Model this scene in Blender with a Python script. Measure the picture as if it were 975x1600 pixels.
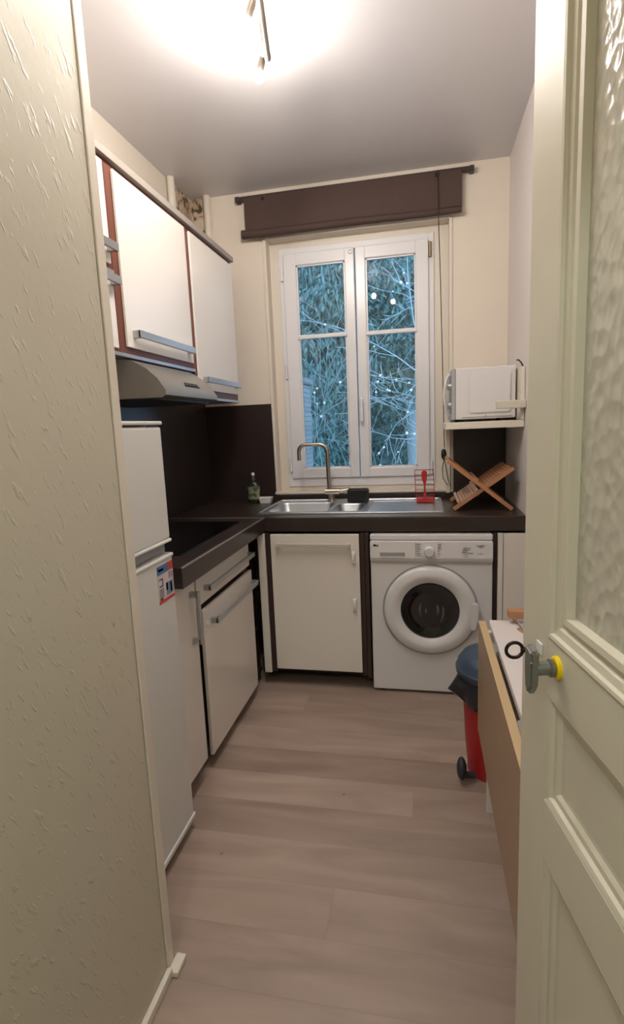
import bpy, bmesh, math, random
import numpy as np
from mathutils import Vector, Matrix

random.seed(7)
for o in list(bpy.data.objects):
    bpy.data.objects.remove(o, do_unlink=True)
S = bpy.context.scene
COL = S.collection

# ------------------------------------------------------------------ camera
F, YAW, PITCH, ROLL, CAMH = 837.36, 0.2080, -0.1580, -0.0431, 1.4096
cd = bpy.data.cameras.new('camera')
cam = bpy.data.objects.new('camera', cd); COL.objects.link(cam)
cy, sy, cp, sp, cr, sr = math.cos(YAW), math.sin(YAW), math.cos(PITCH), math.sin(PITCH), math.cos(ROLL), math.sin(ROLL)
fwd = Vector((-sy*cp, cy*cp, sp)); rt = Vector((cy, sy, 0)); up = rt.cross(fwd)
r2 = rt*cr + up*sr; u2 = up*cr - rt*sr
cam.matrix_world = Matrix(((r2.x, u2.x, -fwd.x, 0), (r2.y, u2.y, -fwd.y, 0), (r2.z, u2.z, -fwd.z, CAMH), (0, 0, 0, 1)))
cd.sensor_fit = 'VERTICAL'; cd.sensor_height = 36; cd.lens = F/1600*36
cd.clip_start = 0.02; cd.clip_end = 200
S.camera = cam

# ------------------------------------------------------------------ light and exposure
w = bpy.data.worlds.new('dusk_sky'); S.world = w; w.use_nodes = True
bg = w.node_tree.nodes['Background']
bg.inputs[0].default_value = (0.33, 0.56, 0.90, 1); bg.inputs[1].default_value = 4.2
S.view_settings.view_transform = 'Standard'; S.view_settings.look = 'None'
S.view_settings.exposure = 0.36; S.view_settings.gamma = 1; S.view_settings.use_curve_mapping = False
HALL_POWER, BULB_STRENGTH = 23.0, 560.0
hl = bpy.data.lights.new('hall_ceiling_light', 'POINT'); hl.energy = HALL_POWER; hl.shadow_soft_size = 0.07
hl.color = (0.92, 1.0, 0.92)
hlo = bpy.data.objects.new('hall_ceiling_light', hl); COL.objects.link(hlo); hlo.location = (-0.25, -0.75, 2.58)

# ------------------------------------------------------------------ materials
def lin(c):
    return tuple((v/255/12.92 if v/255 <= 0.04045 else ((v/255+0.055)/1.055)**2.4) for v in c)
MATS = {}
def mat(name, rgb, rough=0.5, metal=0.0, bump=0.0, bscale=60, var=0.0, vscale=8, spec=0.5, emit=None, estr=0, coat=0, stretch=None, trans=0):
    if name in MATS: return MATS[name]
    m = bpy.data.materials.new(name); m.use_nodes = True; MATS[name] = m
    nt = m.node_tree; b = nt.nodes['Principled BSDF']; L = nt.links
    c = lin(rgb)
    b.inputs['Base Color'].default_value = (*c, 1); b.inputs['Roughness'].default_value = rough
    b.inputs['Metallic'].default_value = metal; b.inputs['Specular IOR Level'].default_value = spec
    b.inputs['Coat Weight'].default_value = coat; b.inputs['Transmission Weight'].default_value = trans
    if emit:
        b.inputs['Emission Color'].default_value = (*emit, 1); b.inputs['Emission Strength'].default_value = estr
    tc = nt.nodes.new('ShaderNodeTexCoord'); mp = nt.nodes.new('ShaderNodeMapping'); L.new(tc.outputs['Object'], mp.inputs[0])
    if stretch: mp.inputs['Scale'].default_value = stretch
    if var:
        n = nt.nodes.new('ShaderNodeTexNoise'); n.inputs['Scale'].default_value = vscale; n.inputs['Detail'].default_value = 5
        L.new(mp.outputs[0], n.inputs['Vector'])
        mx = nt.nodes.new('ShaderNodeMix'); mx.data_type = 'RGBA'
        mx.inputs[6].default_value = (*[v*(1-var) for v in c], 1); mx.inputs[7].default_value = (*[min(1, v*(1+var)) for v in c], 1)
        L.new(n.outputs['Fac'], mx.inputs[0]); L.new(mx.outputs[2], b.inputs['Base Color'])
    if bump:
        n = nt.nodes.new('ShaderNodeTexNoise'); n.inputs['Scale'].default_value = bscale; n.inputs['Detail'].default_value = 4
        L.new(mp.outputs[0], n.inputs['Vector'])
        bp = nt.nodes.new('ShaderNodeBump'); bp.inputs['Strength'].default_value = bump; bp.inputs['Distance'].default_value = 0.01
        L.new(n.outputs['Fac'], bp.inputs['Height']); L.new(bp.outputs[0], b.inputs['Normal'])
    return m

M_wall = mat('cream_wall_paint', (222, 212, 198), 0.6, bump=0.12, bscale=25, var=0.03)
M_wallr = mat('pale_grey_wall_paint', (220, 212, 208), 0.6, bump=0.12, bscale=25, var=0.03)
M_ceil = mat('satin_ceiling_paint', (210, 207, 209), 0.30, bump=0.10, bscale=3, var=0.05, vscale=2.5, spec=0.35)
M_doorp = mat('cream_gloss_door_paint', (206, 200, 184), 0.42, bump=0.10, bscale=14, var=0.02)
M_cab = mat('white_laminate', (222, 216, 208), 0.22, bump=0.02, bscale=8)
M_app = mat('white_enamel', (214, 212, 212), 0.25)
M_fridge = mat('fridge_enamel', (214, 214, 210), 0.30, bump=0.05, bscale=220)
M_grey = mat('grey_plastic', (150, 152, 155), 0.4)
M_brown = mat('dark_brown_laminate', (52, 38, 34), 0.35, bump=0.03, bscale=30)
M_redbrown = mat('reddish_brown_board', (104, 58, 44), 0.5, var=0.08)
M_top = mat('dark_brown_worktop', (50, 40, 37), 0.28, bump=0.03, bscale=80, var=0.1, vscale=40)
M_splash = mat('dark_brown_splashback', (46, 34, 32), 0.38, bump=0.015, bscale=10)
M_hobg = mat('black_ceramic_glass', (12, 12, 13), 0.07)
M_steel = mat('brushed_steel', (196, 202, 210), 0.33, 0.93, bump=0.05, bscale=90, stretch=(1, 12, 12))
M_hood = mat('hood_steel', (172, 168, 162), 0.33, 0.85, bump=0.03, bscale=90, stretch=(12, 1, 12))
M_alu = mat('satin_aluminium', (178, 180, 182), 0.35, 0.75)
M_nickel = mat('brushed_nickel', (190, 180, 168), 0.3, 1.0)
M_black = mat('black_plastic', (18, 18, 20), 0.45)
M_dkgrey = mat('dark_grey_plastic', (46, 48, 54), 0.5)
M_pvc = mat('white_window_pvc', (224, 224, 228), 0.28)
M_wpaint = mat('white_gloss_paint', (220, 212, 199), 0.35, bump=0.15, bscale=30)
M_blind = mat('brown_bamboo_blind', (74, 56, 50), 0.75, bump=0.25, bscale=8, stretch=(60, 1, 4), var=0.18, vscale=12)
M_blindr = mat('dark_brown_rod', (58, 42, 38), 0.5)
M_beech = mat('beech_laminate', (158, 131, 104), 0.4, var=0.14, vscale=5, stretch=(8, 1, 14))
M_beeche = mat('beech_edge', (190, 164, 126), 0.45)
M_rackw = mat('varnished_bamboo', (180, 128, 92), 0.4, var=0.15, vscale=6, stretch=(3, 3, 14))
M_rackg = mat('weathered_bamboo', (190, 156, 130), 0.5, var=0.12, vscale=8)
M_tabtop = mat('white_table_laminate', (214, 206, 204), 0.4)
M_red = mat('red_plastic', (172, 34, 36), 0.38)
M_redw = mat('red_coated_wire', (150, 30, 44), 0.4)
M_binlid = mat('slate_blue_plastic', (58, 72, 92), 0.42)
M_bag = mat('dark_bin_bag', (36, 39, 45), 0.3, bump=0.6, bscale=22)
M_yellow = mat('yellow_plastic', (236, 206, 20), 0.5)
M_iron = mat('dark_iron', (54, 44, 42), 0.4, 0.8)
M_pewter = mat('worn_pewter', (140, 142, 140), 0.42, 0.8, var=0.12, vscale=20)
M_ink = mat('grey_print', (96, 94, 96), 0.6)
M_plaster = None
M_bulb = mat('glowing_bulb', (255, 244, 220), 0.4, emit=(1.0, 0.925, 0.85), estr=BULB_STRENGTH)
M_shell = mat('hall_wall_paint', (206, 200, 178), 0.7)

def nodes(name):
    m = bpy.data.materials.new(name); m.use_nodes = True
    nt = m.node_tree; return m, nt, nt.nodes, nt.links, nt.nodes['Principled BSDF']

# streaked relief wallpaper on the partition
M_relief, nt, N, L, b = nodes('streaked_relief_wallpaper')
b.inputs['Roughness'].default_value = 0.5; b.inputs['Base Color'].default_value = (*lin((198, 192, 176)), 1)
tc = N.new('ShaderNodeTexCoord'); mp = N.new('ShaderNodeMapping'); L.new(tc.outputs['Object'], mp.inputs[0])
mp.inputs['Rotation'].default_value = (math.radians(-26), 0, 0)
mps = N.new('ShaderNodeMapping'); L.new(mp.outputs[0], mps.inputs[0]); mps.inputs['Scale'].default_value = (1, 80, 27)
n = N.new('ShaderNodeTexNoise'); n.inputs['Scale'].default_value = 1.0; n.inputs['Detail'].default_value = 3; L.new(mps.outputs[0], n.inputs['Vector'])
cr_ = N.new('ShaderNodeValToRGB'); cr_.color_ramp.elements[0].position = 0.60; cr_.color_ramp.elements[1].position = 0.74; L.new(n.outputs['Fac'], cr_.inputs[0])
n2 = N.new('ShaderNodeTexNoise'); n2.inputs['Scale'].default_value = 45; n2.inputs['Detail'].default_value = 3; L.new(tc.outputs['Object'], n2.inputs['Vector'])
ad = N.new('ShaderNodeMath'); ad.operation = 'MULTIPLY_ADD'; L.new(n2.outputs['Fac'], ad.inputs[0]); ad.inputs[1].default_value = 0.22; L.new(cr_.outputs[0], ad.inputs[2])
bp = N.new('ShaderNodeBump'); bp.inputs['Strength'].default_value = 0.62; bp.inputs['Distance'].default_value = 0.003; L.new(ad.outputs[0], bp.inputs['Height']); L.new(bp.outputs[0], b.inputs['Normal'])

# plank floor
M_floor, nt, N, L, b = nodes('pale_oak_plank_vinyl')
tc = N.new('ShaderNodeTexCoord'); sx = N.new('ShaderNodeSeparateXYZ'); L.new(tc.outputs['Object'], sx.inputs[0])
def MA(op, a, bb=None, c=None):
    m = N.new('ShaderNodeMath'); m.operation = op
    for i, v in enumerate((a, bb, c)):
        if v is None: continue
        if isinstance(v, (int, float)): m.inputs[i].default_value = v
        else: L.new(v, m.inputs[i])
    return m.outputs[0]
PW, PL = 0.170, 1.22
ry = MA('DIVIDE', MA('SUBTRACT', sx.outputs[1], 0.065), PW); row = MA('FLOOR', ry)
wn = N.new('ShaderNodeTexWhiteNoise'); wn.noise_dimensions = '1D'; L.new(row, wn.inputs['W'])
rx = MA('ADD', MA('DIVIDE', sx.outputs[0], PL), MA('MULTIPLY', wn.outputs[0], 7.3)); colm = MA('FLOOR', rx)
cb = N.new('ShaderNodeCombineXYZ'); L.new(row, cb.inputs[0]); L.new(colm, cb.inputs[1])
wn2 = N.new('ShaderNodeTexWhiteNoise'); wn2.noise_dimensions = '2D'; L.new(cb.outputs[0], wn2.inputs['Vector'])
cb2 = N.new('ShaderNodeCombineXYZ')
L.new(MA('ADD', MA('MULTIPLY', sx.outputs[0], 1.8), MA('MULTIPLY', wn2.outputs[0], 40)), cb2.inputs[0]); L.new(MA('MULTIPLY', sx.outputs[1], 9), cb2.inputs[1])
g = N.new('ShaderNodeTexNoise'); g.inputs['Scale'].default_value = 1.0; g.inputs['Detail'].default_value = 6; g.inputs['Distortion'].default_value = 0.8; L.new(cb2.outputs[0], g.inputs['Vector'])
fac = MA('ADD', MA('MULTIPLY', wn2.outputs[0], 0.30), MA('MULTIPLY', g.outputs['Fac'], 0.9))
rm = N.new('ShaderNodeValToRGB'); L.new(fac, rm.inputs[0])
rm.color_ramp.elements[0].position = 0.30; rm.color_ramp.elements[0].color = (*lin((134, 115, 104)), 1)
rm.color_ramp.elements[1].position = 0.95; rm.color_ramp.elements[1].color = (*lin((178, 158, 145)), 1)
fy = MA('FRACT', ry); fx = MA('FRACT', rx)
ey = MA('LESS_THAN', MA('MINIMUM', fy, MA('SUBTRACT', 1.0, fy)), 0.012)
ex = MA('LESS_THAN', MA('MINIMUM', fx, MA('SUBTRACT', 1.0, fx)), 0.0018)
seam = MA('MULTIPLY', MA('MAXIMUM', ey, ex), 0.18)
mx = N.new('ShaderNodeMix'); mx.data_type = 'RGBA'; L.new(seam, mx.inputs[0]); L.new(rm.outputs[0], mx.inputs[6]); mx.inputs[7].default_value = (*lin((120, 102, 92)), 1)
# knots and specks
vo = N.new('ShaderNodeTexVoronoi'); vo.inputs['Scale'].default_value = 5.0; L.new(tc.outputs['Object'], vo.inputs['Vector'])
kn = MA('MULTIPLY', MA('LESS_THAN', vo.outputs['Distance'], 0.030), 0.6)
mx2 = N.new('ShaderNodeMix'); mx2.data_type = 'RGBA'; L.new(kn, mx2.inputs[0]); L.new(mx.outputs[2], mx2.inputs[6]); mx2.inputs[7].default_value = (*lin((104, 86, 78)), 1)
L.new(mx2.outputs[2], b.inputs['Base Color']); b.inputs['Roughness'].default_value = 0.42
bp = N.new('ShaderNodeBump'); bp.inputs['Strength'].default_value = 0.12; bp.inputs['Distance'].default_value = 0.003; L.new(g.outputs['Fac'], bp.inputs['Height']); L.new(bp.outputs[0], b.inputs['Normal'])

# hammered glass of the door
M_hammer, nt, N, L, b = nodes('hammered_glass')
b.inputs['Base Color'].default_value = (*lin((214, 210, 196)), 1); b.inputs['Roughness'].default_value = 0.16; b.inputs['Transmission Weight'].default_value = 0.35; b.inputs['IOR'].default_value = 1.3
tc = N.new('ShaderNodeTexCoord'); mp = N.new('ShaderNodeMapping'); mp.inputs['Scale'].default_value = (1, 1, 0.8); L.new(tc.outputs['Object'], mp.inputs[0])
vo = N.new('ShaderNodeTexVoronoi'); vo.inputs['Scale'].default_value = 58; vo.feature = 'SMOOTH_F1'; vo.inputs['Smoothness'].default_value = 0.35; L.new(mp.outputs[0], vo.inputs['Vector'])
bp = N.new('ShaderNodeBump'); bp.inputs['Strength'].default_value = 0.55; bp.inputs['Distance'].default_value = 0.006; L.new(vo.outputs['Distance'], bp.inputs['Height']); L.new(bp.outputs[0], b.inputs['Normal'])

# clear window glass: fresnel mix of transparent and mirror
M_glass, nt, N, L, b = nodes('clear_window_glass')
N.remove(b); out = N['Material Output']
tr = N.new('ShaderNodeBsdfTransparent'); tr.inputs[0].default_value = (0.90, 0.95, 0.96, 1); gl = N.new('ShaderNodeBsdfGlossy'); gl.inputs['Roughness'].default_value = 0.015
fr = N.new('ShaderNodeFresnel'); fr.inputs[0].default_value = 1.45; ms = N.new('ShaderNodeMixShader')
L.new(fr.outputs[0], ms.inputs[0]); L.new(tr.outputs[0], ms.inputs[1]); L.new(gl.outputs[0], ms.inputs[2]); L.new(ms.outputs[0], out.inputs[0])

# peeling plaster patch
M_plaster, nt, N, L, b = nodes('peeling_stained_plaster')
b.inputs['Roughness'].default_value = 0.85
tc = N.new('ShaderNodeTexCoord')
n = N.new('ShaderNodeTexNoise'); n.inputs['Scale'].default_value = 14; n.inputs['Detail'].default_value = 7; n.inputs['Distortion'].default_value = 1.2; L.new(tc.outputs['Object'], n.inputs['Vector'])
rm = N.new('ShaderNodeValToRGB'); L.new(n.outputs['Fac'], rm.inputs[0])
e = rm.color_ramp.elements; e[0].position = 0.40; e[0].color = (*lin((84, 78, 58)), 1); e[1].position = 0.47; e[1].color = (*lin((184, 158, 136)), 1)
q = e.new(0.60); q.color = (*lin((206, 190, 172)), 1)
L.new(rm.outputs[0], b.inputs['Base Color'])

# brick
M_brick, nt, N, L, b = nodes('pale_stone_brick')
tc = N.new('ShaderNodeTexCoord'); mp = N.new('ShaderNodeMapping'); L.new(tc.outputs['Object'], mp.inputs[0]); mp.inputs['Rotation'].default_value = (math.radians(90), 0, 0)
bt = N.new('ShaderNodeTexBrick'); L.new(mp.outputs[0], bt.inputs['Vector']); bt.inputs['Scale'].default_value = 6
bt.inputs['Color1'].default_value = (*lin((120, 120, 116)), 1); bt.inputs['Color2'].default_value = (*lin((138, 136, 128)), 1); bt.inputs['Mortar'].default_value = (*lin((90, 92, 90)), 1)
L.new(bt.outputs[0], b.inputs['Base Color']); b.inputs['Roughness'].default_value = 0.9
M_soil = mat('dark_garden_soil', (60, 66, 60), 0.9, bump=0.5, bscale=12, var=0.2)
M_leaf = mat('evergreen_leaves', (96, 120, 110), 0.7, var=0.5, vscale=1.6, spec=0.2)
M_hedge = mat('dense_hedge_leaves', (66, 88, 82), 0.8, bump=1.0, bscale=14, var=0.5, vscale=7)
M_bark = mat('pale_bark', (170, 176, 172), 0.6, var=0.15, vscale=20)
M_bark2 = mat('grey_brown_bark', (140, 140, 134), 0.8, var=0.2, vscale=20)
M_bud = mat('pale_seed_heads', (226, 226, 216), 0.6)

# ------------------------------------------------------------------ geometry helpers
WM = {}
class B:
    def __init__(s): s.bm = bmesh.new()
    def box(s, x0, x1, y0, y1, z0, z1, bev=0, seg=2):
        r = bmesh.ops.create_cube(s.bm, size=1)
        vs = r['verts']
        for v in vs:
            v.co = Vector(((x0+x1)/2+v.co.x*(x1-x0), (y0+y1)/2+v.co.y*(y1-y0), (z0+z1)/2+v.co.z*(z1-z0)))
        if bev:
            es = list({e for v in vs for e in v.link_edges})
            bmesh.ops.bevel(s.bm, geom=es, offset=bev, segments=seg, affect='EDGES', profile=0.5)
        return s
    def prism(s, pts, axis, a, b_, bev=0):
        # pts: 2D outline in the plane across axis; x:(y,z)  y:(x,z)  z:(x,y)
        def P(p, t): return {'x': (t, p[0], p[1]), 'y': (p[0], t, p[1]), 'z': (p[0], p[1], t)}[axis]
        v0 = [s.bm.verts.new(P(p, a)) for p in pts]; v1 = [s.bm.verts.new(P(p, b_)) for p in pts]
        fs = [s.bm.faces.new(v0), s.bm.faces.new(v1)]; n = len(pts)
        for i in range(n): fs.append(s.bm.faces.new((v0[i], v0[(i+1) % n], v1[(i+1) % n], v1[i])))
        bmesh.ops.recalc_face_normals(s.bm, faces=fs)
        if bev:
            es = list({e for v in v0+v1 for e in v.link_edges})
            bmesh.ops.bevel(s.bm, geom=es, offset=bev, segments=2, affect='EDGES')
        return s
    def tube(s, path, r, seg=12, caps=True, closed=False):
        P = [Vector(p) for p in path]; n = len(P); rs = r if isinstance(r, (list, tuple)) else [r]*n
        rings = []; up = None
        for i, p in enumerate(P):
            if closed: t = P[(i+1) % n]-P[i-1]
            else: t = P[min(i+1, n-1)]-P[max(i-1, 0)]
            t.normalize()
            if up is None:
                up = Vector((0, 0, 1)) if abs(t.z) < 0.9 else Vector((1, 0, 0))
            a = t.cross(up); 
            if a.length < 1e-6: a = t.cross(Vector((0.3, 1, 0.2)))
            a.normalize(); c = a.cross(t).normalized(); up = c
            rings.append([s.bm.verts.new(p+(a*math.cos(2*math.pi*k/seg)+c*math.sin(2*math.pi*k/seg))*rs[i]) for k in range(seg)])
        m = n if closed else n-1; fs = []
        for i in range(m):
            A, C_ = rings[i], rings[(i+1) % n]
            for k in range(seg):
                fs.append(s.bm.faces.new((A[k], A[(k+1) % seg], C_[(k+1) % seg], C_[k])))
        if caps and not closed:
            fs.append(s.bm.faces.new(rings[0][::-1])); fs.append(s.bm.faces.new(rings[-1]))
        bmesh.ops.recalc_face_normals(s.bm, faces=fs)
        return s
    def lathe(s, prof, c=(0, 0, 0), axis='z', seg=40, sx=1, sy=1):
        # prof: (radius, height) along axis
        rings = []
        for r, h in prof:
            ring = []
            for k in range(seg):
                a = 2*math.pi*k/seg; u, v = r*math.cos(a)*sx, r*math.sin(a)*sy
                p = {'z': (u, v, h), 'y': (u, h, v), 'x': (h, u, v)}[axis]
                ring.append(s.bm.verts.new((c[0]+p[0], c[1]+p[1], c[2]+p[2])))
            rings.append(ring)
        fs = []
        for i in range(len(rings)-1):
            for k in range(seg):
                fs.append(s.bm.faces.new((rings[i][k], rings[i][(k+1) % seg], rings[i+1][(k+1) % seg], rings[i+1][k])))
        for rg, (r, h) in ((rings[0], prof[0]), (rings[-1], prof[-1])):
            if r > 1e-5: fs.append(s.bm.faces.new(rg))
        bmesh.ops.remove_doubles(s.bm, verts=[v for rg in rings for v in rg], dist=1e-6)
        bmesh.ops.recalc_face_normals(s.bm, faces=s.bm.faces[:])
        return s
    def ball(s, c, r, sub=2, sc=(1, 1, 1)):
        q = bmesh.ops.create_icosphere(s.bm, subdivisions=sub, radius=r)
        for v in q['verts']: v.co = Vector((v.co.x*sc[0]+c[0], v.co.y*sc[1]+c[1], v.co.z*sc[2]+c[2]))
        return s
    def xf(s, M):
        bmesh.ops.transform(s.bm, matrix=M, verts=s.bm.verts[:]); return s
    def build(s, name, m, parent=None, smooth=False, bev=0):
        me = bpy.data.meshes.new(name); s.bm.to_mesh(me); s.bm.free()
        me.materials.append(m)
        o = bpy.data.objects.new(name, me); COL.objects.link(o)
        if smooth:
            me.shade_auto_smooth(angle=math.radians(40)) if hasattr(me, 'shade_auto_smooth') else None
            for p in me.polygons: p.use_smooth = True
            try: me.set_sharp_from_angle(angle=math.radians(40))
            except Exception: pass
        if bev:
            md = o.modifiers.new('bevel', 'BEVEL'); md.width = bev; md.segments = 2; md.limit_method = 'ANGLE'
        if parent is not None:
            o.parent = parent; o.matrix_parent_inverse = WM.get(parent.name, Matrix.Identity(4)).inverted()
        return o
def thing(name, label, cat, loc, group=None):
    o = bpy.data.objects.new(name, None); COL.objects.link(o); o.empty_display_size = 0.05
    o.location = loc; WM[o.name] = Matrix.Translation(loc); o['label'] = label; o['category'] = cat
    if group: o['group'] = group
    return o
def tag(o, label, cat, group=None, kind=None):
    o['label'] = label; o['category'] = cat
    if group: o['group'] = group
    if kind: o['kind'] = kind
    return o
def struct(o, label, cat='wall'):
    o['kind'] = 'structure'; o['label'] = label; o['category'] = cat; return o
def arc(c, r, a0, a1, n, plane='xz'):
    out = []
    for i in range(n+1):
        a = math.radians(a0+(a1-a0)*i/n)
        u, v = r*math.cos(a), r*math.sin(a)
        out.append({'xz': (c[0]+u, c[1], c[2]+v), 'yz': (c[0], c[1]+u, c[2]+v), 'xy': (c[0]+u, c[1]+v, c[2])}[plane])
    return out
def rrect(x0, x1, z0, z1, r, n=6):
    pts = []
    for cx, cz, a in ((x1-r, z1-r, 0), (x0+r, z1-r, 90), (x0+r, z0+r, 180), (x1-r, z0+r, 270)):
        for i in range(n+1):
            t = math.radians(a+90*i/n); pts.append((cx+r*math.cos(t), cz+r*math.sin(t)))
    return pts

# ------------------------------------------------------------------ room shell
XL, XR, YB, HC = -1.42, 0.49, 3.42, 2.845
OX0, OX1, OZ0, OZ1, YW = -0.941, 0.160, 0.985, 2.56, 3.50
struct(B().box(-1.6, 1.1, -1.5, 3.72, -0.10, 0).build('floor', M_floor), 'floor of pale greyish oak-look planks running across the kitchen', 'floor')
struct(B().box(-1.6, 1.1, -1.5, 3.72, HC, HC+0.1).build('ceiling', M_ceil), 'grey-white satin painted ceiling', 'ceiling')
struct(B().box(XL-0.1, XL, 0.98, 3.72, 0, HC).build('wall_left', M_wall), 'cream wall on the left behind the cabinets')
struct(B().box(XR, XR+0.1, 0.10, 3.72, 0, HC).build('wall_right', M_wallr), 'pale grey-white wall on the right of the window')
w_ = B()
w_.box(XL, OX0, YB, 3.72, 0, HC); w_.box(OX1, XR, YB, 3.72, 0, HC); w_.box(OX0, OX1, YB, 3.72, 0, OZ0); w_.box(OX0, OX1, YB, 3.72, OZ1, HC)
struct(w_.build('wall_back', M_wall), 'cream back wall around the tall window')
# foreground partition with relief paper, the door's frame wall, and the hall behind the camera
struct(B().box(-0.75, -0.67, -1.4, 1.085, 0, HC).build('wall_partition', M_relief), 'cream partition with streaky relief wallpaper close on the left')
struct(B().box(XL, -0.75, 0.98, 1.04, 0, HC).build('wall_return', M_shell), 'return wall beside the fridge')
c_ = B().box(-0.75, -0.667, 1.089, 1.121, 0, HC, 0.003)
struct(c_.build('trim_1', M_wpaint), 'narrow cream corner strip ending the papered partition', 'trim')
struct(B().box(-0.67, -0.655, -1.4, 1.09, 0, 0.028, 0.004).box(-0.668, -0.640, 1.085, 1.14, 0, 0.018, 0.004).build('baseboard_left', M_wpaint), 'narrow cream skirting strip along the partition foot', 'baseboard')
fw = B(); fw.box(0.34, 1.1, 0.06, 0.14, 0, HC); fw.box(-0.67, 0.34, 0.06, 0.14, 2.09, HC)
struct(fw.build('wall_doorway', M_shell), 'wall over and beside the kitchen doorway')
hw = B(); hw.box(-0.75, 1.1, -1.5, -1.4, 0, HC); hw.box(1.0, 1.1, -1.4, 0.06, 0, HC)
struct(hw.build('wall_hall', M_shell), 'hall walls behind the viewer')

# window reveal boards, casing bead, sill
bd = B()
bd.box(OX0, -0.883, YW, YW+0.03, OZ0, OZ1); bd.box(0.075, OX1, YW, YW+0.03, OZ0, OZ1)
bd.box(-0.883, 0.075, YW, YW+0.03, 2.52, OZ1); bd.box(-0.883, 0.075, YW-0.004, YW+0.03, OZ0, 1.018)
struct(bd.build('trim_2', M_wpaint), 'cream boards filling between window frame and reveal', 'trim')
be = B(); be.box(-0.962, -0.941, YB-0.010, YB, OZ0, 2.57, 0.003); be.box(OX1, OX1+0.018, YB-0.010, YB, OZ0, 2.57, 0.003)
be.box(-0.962, OX1+0.018, YB-0.010, YB, OZ1, OZ1+0.02, 0.003); be.box(-0.962, OX1+0.018, YB-0.018, YB+0.06, 0.975, 0.990, 0.003)
struct(be.build('trim_3', M_wpaint), 'thin cream bead around the window opening', 'trim')

# ------------------------------------------------------------------ window
wo = thing('window_1', 'tall white double casement window with four panes above the sink', 'window', (-0.4, YW, 1.015)); wo['kind'] = 'structure'
f = B(); FX0, FX1, FZ0, FZ1 = -0.883, 0.075, 1.015, 2.52
f.box(FX0, FX0+0.036, YW-0.012, YW+0.05, FZ0, FZ1, 0.004); f.box(FX1-0.036, FX1, YW-0.012, YW+0.05, FZ0, FZ1, 0.004)
f.box(FX0+0.03, FX1-0.03, YW-0.012, YW+0.05, FZ1-0.042, FZ1, 0.004); f.box(FX0+0.03, FX1-0.03, YW-0.012, YW+0.05, FZ0, FZ0+0.056, 0.004)
f.build('window_frame', M_pvc, wo)
def sash(x0, x1, z0, z1, px0, px1, pz0, pz1, tz):
    s_ = B(); y0, y1 = YW-0.030, YW+0.03
    s_.box(x0, px0, y0, y1, z0, z1, 0.006); s_.box(px1, x1, y0, y1, z0, z1, 0.006)
    s_.box(px0-0.004, px1+0.004, y0+0.001, y1, z0, pz0, 0.006); s_.box(px0-0.004, px1+0.004, y0+0.001, y1, pz1, z1, 0.006)
    # glazing bead
    for a in ((px0-0.001, px0+0.008, pz0, pz1), (px1-0.008, px1+0.001, pz0, pz1), (px0, px1, pz0-0.001, pz0+0.008), (px0, px1, pz1-0.008, pz1+0.001)):
        s_.box(a[0], a[1], y0+0.012, y0+0.03, a[2], a[3])
    o = s_.build('sash', M_pvc, wo)
    B().box(px0-0.008, px1+0.008, y0-0.006, y0+0.02, tz-0.012, tz+0.014, 0.005).build('glazing_bar', M_pvc, o)
    B().box(px0, px1, YW+0.005, YW+0.009, pz0, tz-0.01).build('pane', M_glass, o)
    B().box(px0, px1, YW+0.005, YW+0.009, tz+0.01, pz1).build('pane', M_glass, o)
    return o
sash(-0.853, -0.403, 1.072, 2.482, -0.770, -0.463, 1.137, 2.408, 1.972)
sash(-0.397, 0.043, 1.072, 2.482, -0.335, -0.034, 1.134, 2.408, 1.966)
h_ = B().box(-0.388, -0.366, YW-0.040, YW-0.028, 1.47, 1.55, 0.003).box(-0.386, -0.368, YW-0.068, YW-0.050, 1.425, 1.575, 0.006)
h_.box(-0.384, -0.370, YW-0.056, YW-0.035, 1.50, 1.52)
h_.build('window_handle', M_pvc, wo)['label'] = 'white upright handle on the right casement'
for x, z, m in ((-0.862, 2.365, M_pvc), (-0.862, 1.765, M_pvc), (-0.862, 1.158, M_pvc), (0.052, 1.126, M_pvc), (0.052, 2.422, mat('bronze_metal', (142, 124, 96), 0.4, 0.7))):
    B().tube([(x, YW-0.024, z-0.042), (x, YW-0.024, z+0.042)], 0.0085, 10).build('hinge', m, wo, smooth=True)
B().tube(arc((-0.424, YW-0.034, 2.455), 0.011, 0, 330, 14), 0.0035, 8).build('blind_ring', M_pvc, wo, smooth=True)

# ------------------------------------------------------------------ garden outside
struct(B().box(-9, 9, 3.8, 14, -0.9, -0.8).build('ground_outside', M_soil), 'dark garden ground outside the window', 'ground')
rng = np.random.default_rng(3)
def leafmesh(name, pos, length, width, droop, m, parent):
    n = len(pos); V = np.zeros((n*4, 3)); az = rng.uniform(0, 2*np.pi, n); tilt = rng.uniform(-0.3, 0.9, n)+droop
    d = np.stack([np.cos(az)*np.cos(tilt), np.sin(az)*np.cos(tilt), -np.sin(tilt)], 1)
    s = np.cross(d, rng.normal(size=(n, 3))); s /= np.linalg.norm(s, axis=1)[:, None]
    Ln = length*rng.uniform(0.6, 1.4, n)[:, None]; Wd = width*rng.uniform(0.7, 1.3, n)[:, None]
    V[0::4] = pos; V[1::4] = pos+d*Ln*0.45+s*Wd; V[2::4] = pos+d*Ln; V[3::4] = pos+d*Ln*0.45-s*Wd
    me = bpy.data.meshes.new(name); me.from_pydata(V.tolist(), [], [(4*i, 4*i+1, 4*i+2, 4*i+3) for i in range(n)]); me.materials.append(m)
    o = bpy.data.objects.new(name, me); COL.objects.link(o); o.parent = parent; o.matrix_parent_inverse = WM[parent.name].inverted(); return o
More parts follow.
